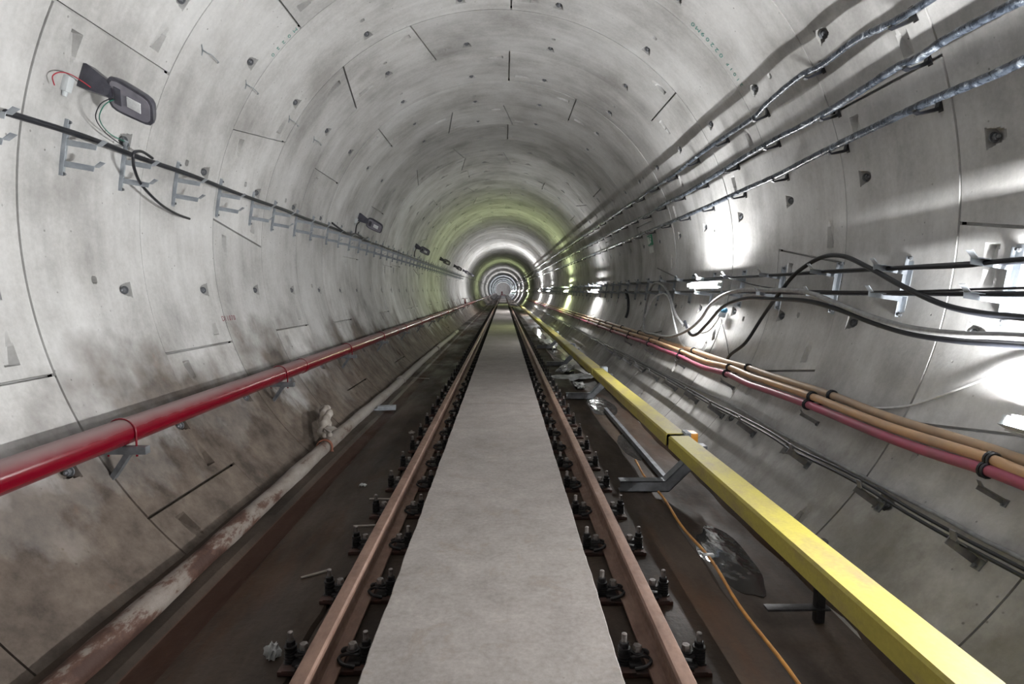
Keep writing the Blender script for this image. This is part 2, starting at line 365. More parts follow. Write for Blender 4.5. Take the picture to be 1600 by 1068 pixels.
fm=MB(); fm.add(V,F); tag(fm.build('floor','floor'),kind='structure')
def puddle(cx,cy,a,b,seed,lab):
    q=random.Random(seed); ph=[q.uniform(0,6) for _ in range(4)]; vs=[]
    for k in range(40):
        t=2*PI*k/40; d=1+.16*math.sin(2*t+ph[0])+.07*math.sin(3*t+ph[1])+.03*math.sin(7*t+ph[2]); vs.append((min(max(cx+a*d*math.cos(t),1.325),1.845),cy+b*d*math.sin(t),-.2622))
    vs+=[(x,y,-.275) for x,y,z in vs]; wm=MB(); wm.add(vs,[tuple(range(40))]+[(k,(k+1)%40,40+(k+1)%40,40+k) for k in range(40)])
    tag(wm.build('puddle','water',smooth=False),lab,'puddle','puddles in the right gutter')
puddle(1.50,3.75,.15,.55,1,'shiny puddle in the right gutter beside the orange cord'); puddle(1.46,6.6,.13,.5,2,'shiny puddle by the long grey strip beyond the first support')
puddle(1.50,9.0,.2,.9,3,'shiny puddle in the right gutter at the second cover gap'); puddle(1.50,12.3,.2,1.2,4,'shiny puddle under the crumpled plastic in the right gutter'); puddle(1.5,17.5,.22,2.2,5,'long distant puddle far along the right gutter'); puddle(1.5,25,.22,3,6,'longest distant puddle lit green far along the right gutter')
# raised walkway between the rails
def slab(y0,y1,lab):
    m=MB(); vs=[];fs=[]; step=.05 if y0<8 and y1<9 else (.25 if y0<20 else 5); n=int((y1-y0)/step)
    for k in range(n+1):
        y=y0+(y1-y0)*k/n; j=.002*math.sin(y*7.1)+.0012*math.sin(y*23)+random.uniform(-.0016,.0016) if y<20 else 0; j2=.0018*math.sin(y*6.3+2)+random.uniform(-.0016,.0016) if y<20 else 0
        for x,z in((-.571+j,FL),(-.571+j,-.006),(-.566+j,0),(-.3,0),(0,0.0),(.25,0),(.469+j2,0),(.474+j2,-.006),(.474+j2,FL)): vs.append((x,y,z))
    for k in range(n):
        for i in range(8): a=k*9+i; fs.append((a,a+1,a+10,a+9))
    fs+=[tuple(range(9)),tuple(range(n*9,n*9+9))]; m.add(vs,fs); tag(m.build('walkway_slab','walk'),lab,'walkway')
slab(-8.9,7.79,'broad pale concrete walkway slab in the foreground between the rails')
slab(7.80,32,'middle length of pale concrete walkway beyond the first cross joint')
slab(32.01,YEND-.1,'farthest length of the concrete walkway running to the vanishing point')
# ------------------------------------------------------------------ running rails
def rail(xc,lab):
    h=.0365; P=[(-h,-.012),(-h+.008,-.001),(-.012,0),(.012,0),(h-.008,-.001),(h,-.012),(h-.003,-.037),(.010,-.05),(.008,-.075),(.008,-.13),(.018,-.15),(.072,-.163),(.075,-.166),(.075,-.176),(-.075,-.176),(-.075,-.166),(-.072,-.163),(-.018,-.15),(-.008,-.13),(-.008,-.075),(-.010,-.05),(-h+.003,-.037)]
    m=MB()
    m.prism([(x+xc,z) for x,z in P],'y',-8.9,YEND-.1)
    return tag(m.build('running_rail','rail',angle=20),lab,'rail')
XL,XR=-.806,.7215
rail(XL,'rust brown running rail left of the concrete walkway'); rail(XR,'rust brown running rail right of the concrete walkway')
def stud_mb(x):
    m=MB(); T=Matrix.Translation((x,0,0)); m.lathe([(.034,-.18),(.034,-.172),(.026,-.171)],16,T)
    for k in range(5): z=-.170+.013*k; m.lathe([(.022,z),(.0285,z+.003),(.0285,z+.009),(.022,z+.012)],16,T)
    m.lathe([(.029,-.105),(.029,-.098),(.020,-.097)],16,T); m.lathe([(.0205,-.097),(.022,-.094),(.022,-.075),(.019,-.072)],6,T); return m
def tip_mb(x):
    m=MB(); m.lathe([(.0125,-.075),(.0125,-.044),(.013,-.043),(.012,-.034),(.007,-.031)],12,Matrix.Translation((x,0,0))); return m
def clip_mb(x,s):   # bent spring steel clip bearing on the rail foot
    m=MB(); pts=[(x+s*.02,.055,-.168),(x-s*.025,.06,-.155),(x-s*.052,.045,-.145),(x-s*.052,.02,-.142),(x-s*.02,.022,-.128),(x+s*.025,.02,-.135),(x+s*.032,0,-.138),(x+s*.025,-.02,-.135),(x-s*.02,-.022,-.128),(x-s*.052,-.02,-.142),(x-s*.052,-.045,-.145),(x-s*.025,-.06,-.155),(x+s*.02,-.055,-.168)]
    m.tube(smooth_path(pts,4),.0085,8); m.box((x+s*.012,0,-.168),(.06,.09,.02),bev=.004); m.lathe([(.027,-.135),(.029,-.13),(.029,-.118),(.018,-.116)],16,Matrix.Translation((x,0,0))); return m
def head_mb(x):
    m=MB(); T=Matrix.Translation((x,0,0)); m.lathe([(.020,-.118),(.0215,-.114),(.0215,-.094),(.018,-.089),(.008,-.089)],6,T); return m
def make_fastener():
    e=empty('rail_fastener')
    m=MB(); m.box((0,0,-.1885),(.42,.15,.022),bev=.004); m.box((.16,0,-.176),(.06,.15,.006),bev=.002); m.box((-.16,0,-.176),(.06,.15,.006),bev=.002); m.build('base_plate','plate',e)
    for s in(-1,1):
        st=MB(); st=stud_mb(s*.172); st.build('anchor_spring','iron',e); tip_mb(s*.172).build('anchor_bolt','nut',e)
        clip_mb(s*.112,s).build('clip','iron',e); head_mb(s*.112).build('clip_bolt','nut',e)
    return e
def far_fastener():
    m=MB(); m.box((0,0,-.1885),(.46,.17,.022))
    for s in(-1,1):
        for x,r,z0,z1 in((.172,.028,-.18,-.1),(.172,.012,-.1,-.032),(.112,.04,-.17,-.12),(.112,.021,-.12,-.09)): m.lathe([(r,z0),(r,z1)],8,Matrix.Translation((s*x,0,0)))
    return m.build('rail_fastener','iron',smooth=False)
f0=make_fastener(); ff=far_fastener()
FNUM=14
for side,xc in(('left',XL),('right',XR)):
    for k in range(0,96):
        y=(2.555 if side=='left' else 2.52)+.6*k-.6
        if k<=FNUM:
            o=f0 if(side=='left' and k==0) else copy_tree(f0); i=k-1
            lab='black sprung rail fastener under the %s rail, %s to the camera'%(side,('just below the picture edge' if k==0 else nth(i)))
            if k==0: lab='black sprung rail fastener under the %s rail, just at the bottom picture edge'%side
        else:
            o=ff if(side=='left' and k==FNUM+1) else ff.copy()
            if o is not ff: COL.objects.link(o)
            lab='small distant rail fastener under the %s rail, one of the far row'%side
        o.location=(xc,y,0); tag(o,lab,'rail fastener','sprung fasteners along the %s rail'%side)
# ------------------------------------------------------------------ yellow third rail cover and its supports
U=[(1.396,.193),(1.396,.287),(1.409,.300),(1.567,.300),(1.580,.287),(1.580,.193),(1.572,.193),(1.572,.284),(1.564,.292),(1.412,.292),(1.404,.284),(1.404,.193)]
edges=[-8.9,-3.4,.74,4.86,9.05,13.2,17.3,21.4,25.5,34,50]
yl=['nearest length of yellow third rail cover running out of the picture bottom right','second length of yellow third rail cover, between the first two gaps','third length of yellow third rail cover along the right rail','fourth length of yellow third rail cover, lit by a distant lamp','fifth length of yellow third rail cover, small and far off','sixth length of yellow third rail cover, small and far off','seventh length of yellow third rail cover, tiny in the distance','farther yellow cover length lost among the distant glare','farthest yellow cover length near the vanishing point']
for k in range(1,len(edges)-1):
    if k==1: a,b=-3.4,4.815
    if k==2: continue
    if k>2: a,b=edges[k]+.04,edges[k+1]-.04
    m=MB(); m.prism(U,'y',a,b); i=0 if k==1 else k-2
    tag(m.build('third_rail_cover','yellow',angle=30),yl[i],'third rail cover','yellow covers over the third rail')
m=MB(); m.prism([(1.455,.15),(1.521,.15),(1.521,.165),(1.505,.17),(1.505,.20),(1.54,.205),(1.54,.24),(1.436,.24),(1.436,.205),(1.471,.20),(1.471,.17),(1.455,.165)],'y',-3.4,50)
tag(m.build('conductor_rail','iron',angle=40),'dark steel conductor rail hidden beneath the yellow cover lengths','conductor rail')
def support(y,lab,ins):
    e=empty('third_rail_support',Matrix.Translation((1.42,y,FL)))
    m=MB(); w=.05
    P=[(-.42,0),(.0,0),(.30,.30),(.30,.37),(.24,.37),(-.03,.095),(-.42,.095)]
    P2=[(-.42,.012),(-.01,.012),(.288,.31),(.288,.36),(.25,.36)]
    m.prism(P,'y',-w,-w+.008); m.prism([(-.42,.087),(-.03,.087),(.24,.358),(.24,.37),(-.034,.097),(-.42,.097)],'y',-w,w); m.prism([(-.42,.0),(.0,0),(.30,.30),(.30,.31),(-.004,.008),(-.42,.008)],'y',-w,w); m.build('bracket_arm','darkgalv',e)
    m=MB(); m.box((.27,0,.385),(.10,.11,.03),bev=.004); m.box((.295,0,.30),(.03,.10,.16),bev=.004); m.build('head_plate','darkgalv',e)
    m=MB(); m.box((.205,.0,.455),(.062,.12,.115),bev=.008); m.build('insulator',ins,e)
    m=MB(); 
    for k in range(4): m.box((.135+.012*k,0,.455),(.007,.13,.125),bev=.003)
    m.box((.155,0,.455),(.06,.105,.10),bev=.003); m.build('claw','galv',e)
    tag(e,lab,'rail support','third rail supports')
support(4.90,'bent steel floor support with orange insulator at the first cover gap','insul')
support(9.2,'bent steel floor support with pale insulator at the second cover gap','paleblue')
support(13.35,'bent steel floor support at the third gap in the yellow cover','paleblue')
support(17.4,'small distant floor support at the fourth gap in the yellow cover','paleblue')
m=MB(); m.box((1.70,2.98,-.03),(.05,.04,.46),bev=.004); m.box((1.58,2.98,-.18),(.34,.06,.012),bev=.003); m.box((1.64,2.98,.17),(.16,.05,.02),bev=.003)
tag(m.build('support_post','iron'),'dark steel post on the floor under the nearest yellow cover','support post')
# ------------------------------------------------------------------ red fire pipe
PA,PO=-150.8,.205
pc=cyl(0,PA,PO); PR=.084
m=MB(); m.tube([(pc.x,y,pc.z) for y in(-8.9,1,4.5,7.05,12,24,48)],PR,32)
red=tag(m.build('fire_pipe','red',angle=60),'long glossy red fire main pipe along the left wall','pipe')
for y in(6.98,12.98,18.98,24.98): MB().tube([(pc.x,y-.045,pc.z),(pc.x,y+.045,pc.z)],PR+.006,32).build('coupling','red',red)
m=MB(); m.tube([(pc.x,y,pc.z) for y in(48.01,110,YEND-.1)],PR,16); tag(m.build('fire_pipe','red'),'farthest stretch of the red fire pipe near the vanishing point','pipe')
def hanger():
    e=empty('pipe_bracket')
    # local frame: x inward horizontal, z up, origin under pipe axis
    m=MB(); m.box((-.05,0,-PR-.028),(.42,.05,.05),bev=.004); m.build('arm','darkgalv',e)
    m=MB(); p=[Vector((-PR-.006,0,-PR-.07))]+[Vector((-(PR+.006)*math.cos(t),0,(PR+.006)*math.sin(t))) for t in np.linspace(0,PI,18)]+[Vector((PR+.006,0,-PR-.07))]
    m.tube(p,.0065,8); m.build('u_bolt','red',e)
    m=MB(); m.prism([(.06,-PR-.05),(.02,-PR-.05),(-.135,-.36),(-.105,-.37)],'y',-.022,.022); m.build('strut','darkgalv',e)
    m=MB(); T=Matrix.Translation((-.135,0,-.26))@Matrix.Rotation(math.radians(-29.),4,'Y'); m.box((0,0,0),(.008,.07,.40),T,bev=.002); m.lathe([(.013,0),(.013,.02)],6,T@Matrix.Translation((.0,0,-.14))@Matrix.Rotation(PI/2,4,'Y')); m.build('wall_plate','darkgalv',e); return e
h0=hanger()
hy=[-2.1,.95,3.66,6.26,8.95,11.45,14.1,16.7,19.4,22,24.7,27.3,30,35,40]
for i,y in enumerate(hy):
    o=h0 if i==0 else copy_tree(h0); o.location=(pc.x,y,pc.z)
    j=i-2
    lab=('steel bracket holding the red pipe behind the camera position' if i==0 else 'steel bracket holding the red pipe just outside the left picture edge' if i==1 else 'steel bracket and U-bolt under the red pipe, %s one in view'%(ORD[j] if j else 'nearest'))
    tag(o,lab,'pipe bracket','brackets under the red pipe')
# small valve on the pipe far along
e=empty('hydrant_valve',Matrix.Translation((pc.x,37.,pc.z+PR)))
m=MB(); m.lathe([(.05,-.03),(.05,.10),(.07,.11),(.07,.15),(.04,.16),(.04,.28),(.06,.29)],14); m.build('valve_body','red',e)
m=MB(); m.tube([(.16*math.cos(t),.16*math.sin(t),.33) for t in np.linspace(0,2*PI,20)],.018,8); m.box((0,0,.33),(.3,.03,.02)); m.build('hand_wheel','hvest',e); tag(e,'small dark red valve with hand wheel standing on the distant red pipe','valve')
# ------------------------------------------------------------------ old pipe on the floor at left
oc=cyl(0,-131.6,.09); m=MB(); P=[];Rr=[]
for k in range(0,260):
    y=-8+.125*k; P.append((oc.x+.012*math.sin(y*.7)+.02*math.sin(y*.23+1),y,oc.z+.006*math.sin(y*1.1))); Rr.append(.070+.004*math.sin(y*5)+random.uniform(-.002,.003))
m.tube(P,Rr,18); op=tag(m.build('drain_pipe','oldpipe',angle=70),'rusty pipe crusted with grey mortar lying along the left floor edge','pipe')
for y in(10.9,16.9,22.9): MB().tube([(oc.x,y-.06,oc.z),(oc.x,y+.06,oc.z)],.088,18).build('coupling','oldpipe',op)
m=MB(); 
for dy in(-.012,.012): m.tube([(oc.x+.083*math.cos(t),6.18+dy+.02*math.sin(t),oc.z+.083*math.sin(t)) for t in np.linspace(-.6,PI+.5,20)],.009,6)
m.tube([(oc.x+.08,6.18,oc.z-.02),(oc.x+.11,6.14,oc.z-.07),(oc.x+.10,6.1,oc.z-.12)],.014,6)
tag(m.build('rag_tie','rusttie'),'orange brown rag tied round the crusted left floor pipe','tie')
m=MB()
for q in range(3):
    P=[];Rr=[]
    base=[(-2.17,7.0,.07,.03),(-2.11,6.84,.10,.045),(-2.05,6.68,.12,.05),(-2.02,6.54,.07,.05),(-1.99,6.42,.0,.055),(-1.96,6.30,-.04,.05),(-1.90,6.20,-.01,.03)]
    for k,(x,y,z,rr) in enumerate(base):
        t=k*1.0+q*2*PI/3; P.append((x+.034*math.cos(t),y,z+.034*math.sin(t))); Rr.append(rr*.85)
    P=smooth_path(P,6); Rs=np.interp(np.linspace(0,6,len(P)),range(7),Rr)*(1+.10*np.sin(np.arange(len(P))*1.3+q)); m.tube(P,list(map(float,Rs)),12)
m.add([(-1.99,6.28,-.02),(-1.88,6.36,.035),(-1.80,6.27,.03),(-1.87,6.16,.02),(-1.94,6.20,.05),(-1.99,6.28,-.035),(-1.88,6.36,.025),(-1.80,6.27,.02),(-1.87,6.16,.01),(-1.94,6.20,.04)],[(0,1,2,3,4),(9,8,7,6,5)]+[(k,(k+1)%5,5+(k+1)%5,5+k) for k in range(5)])
cl=m.build('sacking_bundle','cloth',angle=80); t=bpy.data.textures.new('folds','CLOUDS'); t.noise_scale=.06; md=cl.modifiers.new('folds','DISPLACE'); md.texture=t; md.strength=.025; md.mid_level=.5
tag(cl,'twisted bundle of white sacking stuffed between left floor pipe and wall','bundle')
# ------------------------------------------------------------------ cable brackets (left and right walls)
def cable_bracket(arm,z1,z2,h,mat):
    e=empty('cable_bracket')
    m=MB(); m.box((.006,0,0),(.006,.055,h),bev=.002)
    m.box((.02,-.026,0),(.03,.004,h-.03),bev=.001); m.build('wall_plate',mat,e)
    for z in(h/2-.03,-h/2+.03): MB().lathe([(.014,.0),(.014,.014),(.009,.016),(.009,.026)],6,Matrix.Translation((.008,0,z))@Matrix.Rotation(PI/2,4,'Y')).build('fixing_bolt','darkgalv',e)
    for z in(z1,z2):
        m=MB(); m.prism([(.0,z-.02),(arm,z-.02),(arm,z+.018),(.0,z+.018)],'y',-.0025,.0025) if False else None
        m.prism([(.0,z-.020),(arm,z-.017),(arm+.005,z+.02),(.0,z+.02)],'y',-.025,-.021); m.box((arm/2,0,z+.018),(arm,.046,.004)); 
        m.prism([(arm-.004,z+.016),(arm,z+.016),(arm+.04,z+.055),(arm+.036,z+.058)],'y',-.023,.023)
        m.build('support_arm',mat,e)
    return e
CA=169.7; HL=.40
bl=cable_bracket(.23,.035,-.105,HL,'galv')
yb=[2.62,3.30,4.01,4.61,5.33,6.12,6.9,7.54,8.33,9.02,9.8,10.5]+[10.5+.72*k for k in range(1,42)]
for i,y in enumerate(yb):
    o=bl if i==0 else copy_tree(bl); o.matrix_world=frame(y,CA)
    j=i-2
    if i==0: lab='two-armed steel cable bracket on the left wall outside the picture edge'
    elif i==1: lab='two-armed steel cable bracket cut by the left picture edge'
    elif j<14: lab='two-armed galvanised cable bracket on the left wall, %s in view below the unlit lamps'%(('first' if j==0 else ORD[j]))
    else: lab='small distant two-armed cable bracket in the far row on the left wall'
    tag(o,lab,'cable bracket','cable brackets on the left wall')
br=cable_bracket(.25,.105,-.085,.46,'galv')
yr=[1.5,2.35,3.2,4.05,4.9,5.88,6.85,7.8,8.7,9.6]+[9.6+.9*k for k in range(1,36)]
for i,y in enumerate(yr):
    o=br if i==0 else copy_tree(br); o.matrix_world=frame(y,-7.9)
    j=i-2
    if i<2: lab='two-armed cable bracket on the right wall beside the camera, %s'%('behind it' if i==0 else 'just out of view')
    elif j<12: lab='two-armed galvanised cable bracket on the right wall, %s in view'%('first' if j==0 else ORD[j])
    else: lab='small distant two-armed cable bracket in the far row on the right wall'
    tag(o,lab,'cable bracket','cable brackets on the right wall')
def cable(name,pts,r,mat,lab,cat='cable',n=10,sub=6,ridge=None,group=None):
    P=smooth_path([cyl(*p) for p in pts],sub); m=MB(); rr=r
    if ridge: rr=[r*(1+ridge*math.sin(k*2.1)+ridge*.6*math.sin(k*.83)) for k in range(len(P))]
    m.tube(P,rr,n); return tag(m.build(name,mat,angle=70),lab,cat,group)
# left cable resting on the upper arms
zc=lambda y:0
LC=[(3.36,168.35,.16)]+[(y,167.75+.12*math.sin(i*2.3),.13) for i,y in enumerate(yb[2:30])]+[(y,167.75,.13) for y in range(32,200,6)]
cable('power_cable',LC,.019,'black','black cable lying along the upper bracket arms on the left wall')
cable('cable_tail',[(4.70,167.3,.16),(4.52,167.0,.19),(4.40,167.6,.21),(4.40,168.7,.21),(4.45,170.2,.20),(4.62,172.1,.16),(4.93,174.05,.12),(5.24,174.95,.08),(5.53,175.2,.045)],.011,'black','black loose cable end hanging below the bracket under the nearest lamp',sub=8)
cable('cable_coil',[(9.6,166.2,.12),(10.0,167.5,.18),(10.5,168.0,.18),(11.0,166.8,.16),(11.6,167.4,.18),(12.1,166.3,.12)],.016,'black','loose black wires drooping below the second unlit lamp')
# three film wrapped cables high on the right wall
import itertools
def longc(name,base,ang_end,lab,off,r):
    pts=[(-8.5,base[0][1],off),(-4,base[0][1]+.2,off),(0,base[0][1],off)]+base
    y=base[-1][0]; 
    while y<150:
        y+=4 if y<60 else 12; pts.append((min(y,200),ang_end,off))
    return cable(name,pts,r,'film',lab,sub=10,ridge=.045)
A_=[(1.8,26.9,.14),(2.75,26.2,.14),(3.6,26.3,.14),(4.1,27.4,.14),(4.5,27.3,.14),(4.85,27.9,.14),(5.42,27.4,.14),(5.8,26.6,.14),(6.7,26.8,.14),(7.45,26.7,.14),(8.6,26.1,.14),(9.7,26.4,.14),(10.7,26.1,.14),(11.7,26.4,.14)]
B_=[(1.8,20.8,.14),(2.7,20.6,.14),(3.05,21.0,.14),(3.42,21.2,.14),(3.65,20.9,.14),(3.85,21.2,.14),(4.2,20.85,.14),(4.65,20.5,.14),(5.1,20.5,.14),(5.5,20.7,.14),(6.3,20.6,.14),(7.2,20.1,.14),(8.3,19.6,.14),(9.2,19.9,.14),(10.5,19.3,.14),(11.7,19.7,.14)]
C_=[(1.8,15.2,.14),(2.75,15.3,.14),(3.2,15.1,.14),(3.6,15.3,.14),(4,15.2,.14),(4.65,14.9,.14),(5.1,14.6,.14),(5.7,14.1,.14),(6.5,14.0,.14),(7.7,13.7,.14),(9.6,13.6,.14),(11.7,13.6,.14)]
longc('wrapped_cable',A_,26.4,'uppermost film-wrapped dark cable running high along the right wall',.14,.024)
longc('wrapped_cable',B_,19.8,'middle film-wrapped dark cable running high along the right wall',.14,.026)
longc('wrapped_cable',C_,13.6,'lowest of three film-wrapped dark cables high on the right wall',.14,.027)
def hook():
    e=empty('cable_hook'); m=MB(); m.prism([(0,-.04),(.03,-.06),(.15,-.05),(.172,-.03),(.165,-.022),(.145,-.036),(.03,-.036),(.0,.02)],'y',-.018,.018); m.build('hook_arm','black',e)
    m=MB(); m.box((.004,0,-.02),(.008,.04,.10),bev=.002); m.build('hook_plate','iron',e); return e
k0=hook(); cnt=0
def at(base,y): return float(np.interp(y,[p[0] for p in base],[p[1] for p in base]))
for nm,base,ang in(('uppermost',A_,26.4),('middle',B_,19.8),('lowest',C_,13.6)):
    for k in range(0,26):
        y=2.75+k; o=k0 if cnt==0 else copy_tree(k0); cnt+=1; a=at(base,y) if y<11.7 else ang
        o.matrix_world=frame(y,a,0)
        lab=('black hook holding the %s wrapped cable, %s'%(nm,'at the right picture edge' if k==0 else '%s from the right picture edge'%ORD[k])) if k<10 else 'small distant hook holding the %s wrapped cable on the right wall'%nm
        tag(o,lab,'cable hook','hooks under the %s wrapped cable'%nm)
# cables on the right trays
def tray(base,r,mat,lab,ang,off,end=100):
    pts=[(-8,base[0][1],off)]+base; y=base[-1][0]
    while y<end: y+=5; pts.append((y,ang,off))
    cable('tray_cable',pts,r,mat,lab,sub=6)
tray([(1.5,-5.3,.17),(3.02,-5.58,.17),(3.35,-5.84,.16),(3.77,-5.73,.15),(4.22,-5.64,.15),(4.98,-5.5,.14),(5.95,-5.6,.14),(7.37,-5.5,.14),(9.7,-5.6,.14)],.015,'black','thin black cable on the upper arms of the right wall brackets',-5.5,.14)
tray([(1.5,-5.4,.08),(3.2,-5.45,.08),(5.9,-5.4,.08),(9.7,-5.4,.08)],.017,'black','thicker black cable behind on the upper right wall brackets',-5.3,.09)
tray([(1.5,-9.2,.15),(3.2,-9.25,.15),(4.05,-9.2,.14),(5.9,-9.2,.15),(7.3,-9.25,.17),(9.6,-9.2,.15)],.016,'black','front black cable lying on the lower arms of the right brackets',-9.2,.14)
tray([(1.5,-9.15,.08),(3.2,-9.15,.09),(5.9,-9.2,.08),(9.6,-9.1,.09)],.012,'film','thin bluish cable at the back of the lower right brackets',-9.1,.09,40)
cable('loop_cable',[(6.54,-25.2,.05),(6.40,-23.5,.09),(6.147,-20.32,.1),(5.988,-15.04,.1),(5.773,-12.04,.14),(5.516,-9.74,.20),(5.221,-5.83,.22),(4.881,-3.23,.20),(4.559,-3.29,.20),(4.182,-5.49,.22),(3.716,-8.81,.24),(3.364,-10.96,.24),(3.105,-11.77,.24),(2.89,-11.95,.22),(2.2,-12.3,.2),(.5,-12,.2)],.018,'black','thick black cable rising in a hump over the right wall brackets')
cable('loop_cable',[(.5,-13.9,.2),(2,-13.7,.2),(2.836,-13.95,.2),(3.235,-14.32,.2),(3.655,-14.11,.2),(4.069,-12.92,.21),(4.5,-11.17,.22),(4.999,-9.3,.24),(5.733,-9.0,.22),(6.524,-9.3,.24),(7.16,-12.41,.22),(7.513,-16.8,.18),(7.913,-20.36,.16),(8.694,-23.51,.12),(9.662,-24.06,.1),(10.403,-23.55,.1),(10.853,-15.14,.1),(10.556,-7.4,.15),(9.954,-6.19,.18),(9.276,-9.82,.18),(8.767,-16.24,.15),(8.297,-19.21,.12)],.021,'grey','grey cable dipping from the right wall then looping in front of the bright tube')
cable('loop_cable',[(.5,-14.9,.17),(2,-14.7,.17),(2.84,-14.75,.17),(3.3,-15.0,.17),(3.7,-14.7,.17),(4.1,-13.6,.18),(4.5,-12.1,.19),(5.0,-10.9,.2),(5.7,-10.7,.19),(6.3,-10.9,.2),(6.9,-13.2,.18),(7.3,-17.6,.15),(7.6,-20.9,.13),(7.9,-21.2,.12),(8.3,-18,.12)],.020,'black','black cable lying just under the long grey cable on right wall')
cable('loop_cable',[(7.814,-25.5,.08),(8.25,-23.82,.1),(8.672,-19.21,.14),(9.113,-12.37,.18),(9.595,-9.9,.18),(10.227,-11.69,.15),(10.661,-17.52,.1),(10.8,-23,.08)],.014,'white','pale cord looping down to the conduits beside the bright tube')
cable('thin_wire',[(1.5,-12,.02),(2.4,-13.5,.02),(2.974,-16.16,.02),(3.204,-18.71,.02),(3.385,-20.84,.02),(3.63,-23.53,.02),(3.918,-25.16,.02),(4.15,-25.35,.02)],.008,'white','thin pale wire curving down the right wall to the conduits')
cable('thin_wire',[(2.2,-9.0,.26),(2.9,-8.9,.24),(3.856,-9.3,.24),(5.124,-9.0,.22),(6.063,-7.8,.2),(7.084,-5.0,.2)],.007,'black','thin black wire slanting between upper and lower right brackets')
cable('thin_wire',[(7.15,-14.5,.1),(7.0,-18.5,.03),(6.75,-22,.02),(6.5,-25.2,.02)],.004,'black','hair-thin wire falling from the lamp box to the conduits')
cable('hanging_strap',[(12.6,-8.6,.2),(12.5,-12,.12),(12.4,-17,.07),(12.4,-20.5,.06)],.03,'black','dark strap hanging below the far right brackets','strap')
# conduits
def conduit(pts,r,mat,lab,ang,off):
    p=[(-8,pts[0][1],off),(-4,pts[0][1]+.4,off),(-.6,pts[0][1]-.3,off),(1.0,pts[0][1],off)]+[(a,b,off) for a,b in pts]; y=pts[-1][0]; k=0
    while y<60: y+=1.7 if y<30 else 6; k+=1; p.append((y,ang,off))
    cable('conduit',p,r,mat,lab,'conduit',14,5)
pk=[(1.9,-28.5),(2.57,-28.2),(2.8,-28.2),(3.16,-28.55),(3.54,-28.65),(3.96,-28.5),(4.47,-28.3),(5.16,-28.45),(5.6,-28.6),(6.15,-28.2),(6.9,-28.75),(7.83,-28.2),(8.8,-28.2),(9.53,-27.9),(11,-28.0),(12.8,-28.1),(14.6,-28.1),(16.3,-28.2)]
om=[(1.9,-27.3),(2.59,-27.2),(2.8,-27.0),(3.2,-27.2),(3.59,-27.3),(4.02,-27.1),(4.47,-26.85),(5.23,-26.9),(5.6,-26.95),(6.15,-26.65),(6.9,-27.2),(7.82,-26.75),(8.8,-26.5),(9.53,-26.4),(11.1,-26.45),(12.9,-26.5),(14.8,-26.5),(16.4,-26.6)]
ot=[(1.9,-26.0),(2.69,-25.9),(2.9,-25.8),(3.2,-25.85),(3.6,-25.95),(3.93,-25.8),(4.39,-25.45),(5.42,-25.4),(5.87,-25.25),(6.64,-25.45),(7.64,-25.25),(8.58,-25.3),(9.24,-25.1),(10.7,-24.9),(12.3,-24.9),(14.2,-24.9),(17.5,-24.9)]
conduit(pk,.030,'pink','dusty pink conduit, lowest of the three clipped along the right wall',-28.1,.14)
conduit(om,.029,'orange','orange conduit in the middle, directly above the pink one',-26.6,.14)
conduit(ot,.029,'orange2','rearmost orange conduit lying against the right wall above the others',-24.9,.07)
def clip(base,offs,y,lab,g):
    e=empty('conduit_clip',Matrix.Identity(4)); m=MB(); rad=.036
    for pts,of in base:
        a=at(pts,y); c=cyl(y,a,of)
        for dy in(-.010,.010): m.tube([(c.x+rad*math.cos(t),y+dy,c.z+rad*math.sin(t)) for t in np.linspace(0,2*PI,15)],.008,6)
    m.build('clip_band','black',e)
    pts,of=base[-1]; c=cyl(y,at(pts,y)+(.9 if of<.1 else 1.0),of); n=frame(y,at(pts,y)).col[0].xyz; w=cyl(y,at(pts,y),0.002)
    c2=cyl(y,at(base[0][0],y),base[0][1]+.0); m=MB(); m.tube([w,c2],.007,6); m.build('anchor_pin','iron',e)
    tag(e,lab,'conduit clip',g)
for i,y in enumerate([2.78,4.47,6.15,7.83,9.53,11.1,12.8,14.6,16.3,18.,19.7]):
    clip([(pk,.14),(om,.14)],0,y,'black clip joining pink and orange conduits, %s from the camera'%(nth(i)),'clips round the pink and orange conduits')
for i,y in enumerate([4.36,5.9,7.62,9.24,10.73,12.3,14.2,16,17.5]):
    clip([(ot,.07)],0,y,'black clip on the rearmost orange conduit, %s from the camera'%(nth(i)),'clips on the rear orange conduit')
def rodline(pts,off,r,mat,lab,end): cable('earth_strip' if mat=='darkgalv' else 'control_cable',[(-8,pts[0][1],off),(0,pts[0][1],off)]+[(a,b,off) for a,b in pts]+[(12,pts[-1][1],off),(25,pts[-1][1],off),(45,pts[-1][1],off)],r,mat,lab,sub=5)
ru=[(1.9,-34.2),(2.46,-34.28),(2.72,-34.37),(2.99,-34.23),(3.6,-34.26),(4.12,-34.26),(4.92,-34.1),(5.54,-33.7),(6.17,-33.6),(6.92,-33.9),(7.9,-34.15)]
rl=[(1.9,-35.9),(2.34,-35.86),(2.69,-35.97),(3.06,-35.89),(3.43,-35.6),(3.77,-35.6),(4.33,-35.95),(4.76,-35.6),(5.44,-35.6),(6.06,-35.8),(6.88,-35.63),(7.96,-35.5)]
rodline(ru,.03,.012,'grey','thin grey cable low on right wall, above the black pair',0)
rodline(rl,.115,.010,'black','lower thin black cable on the small low brackets at right',0)
rodline([(a,b+.62) for a,b in rl],.112,.010,'black','upper black cable of the pair on low right brackets',0)
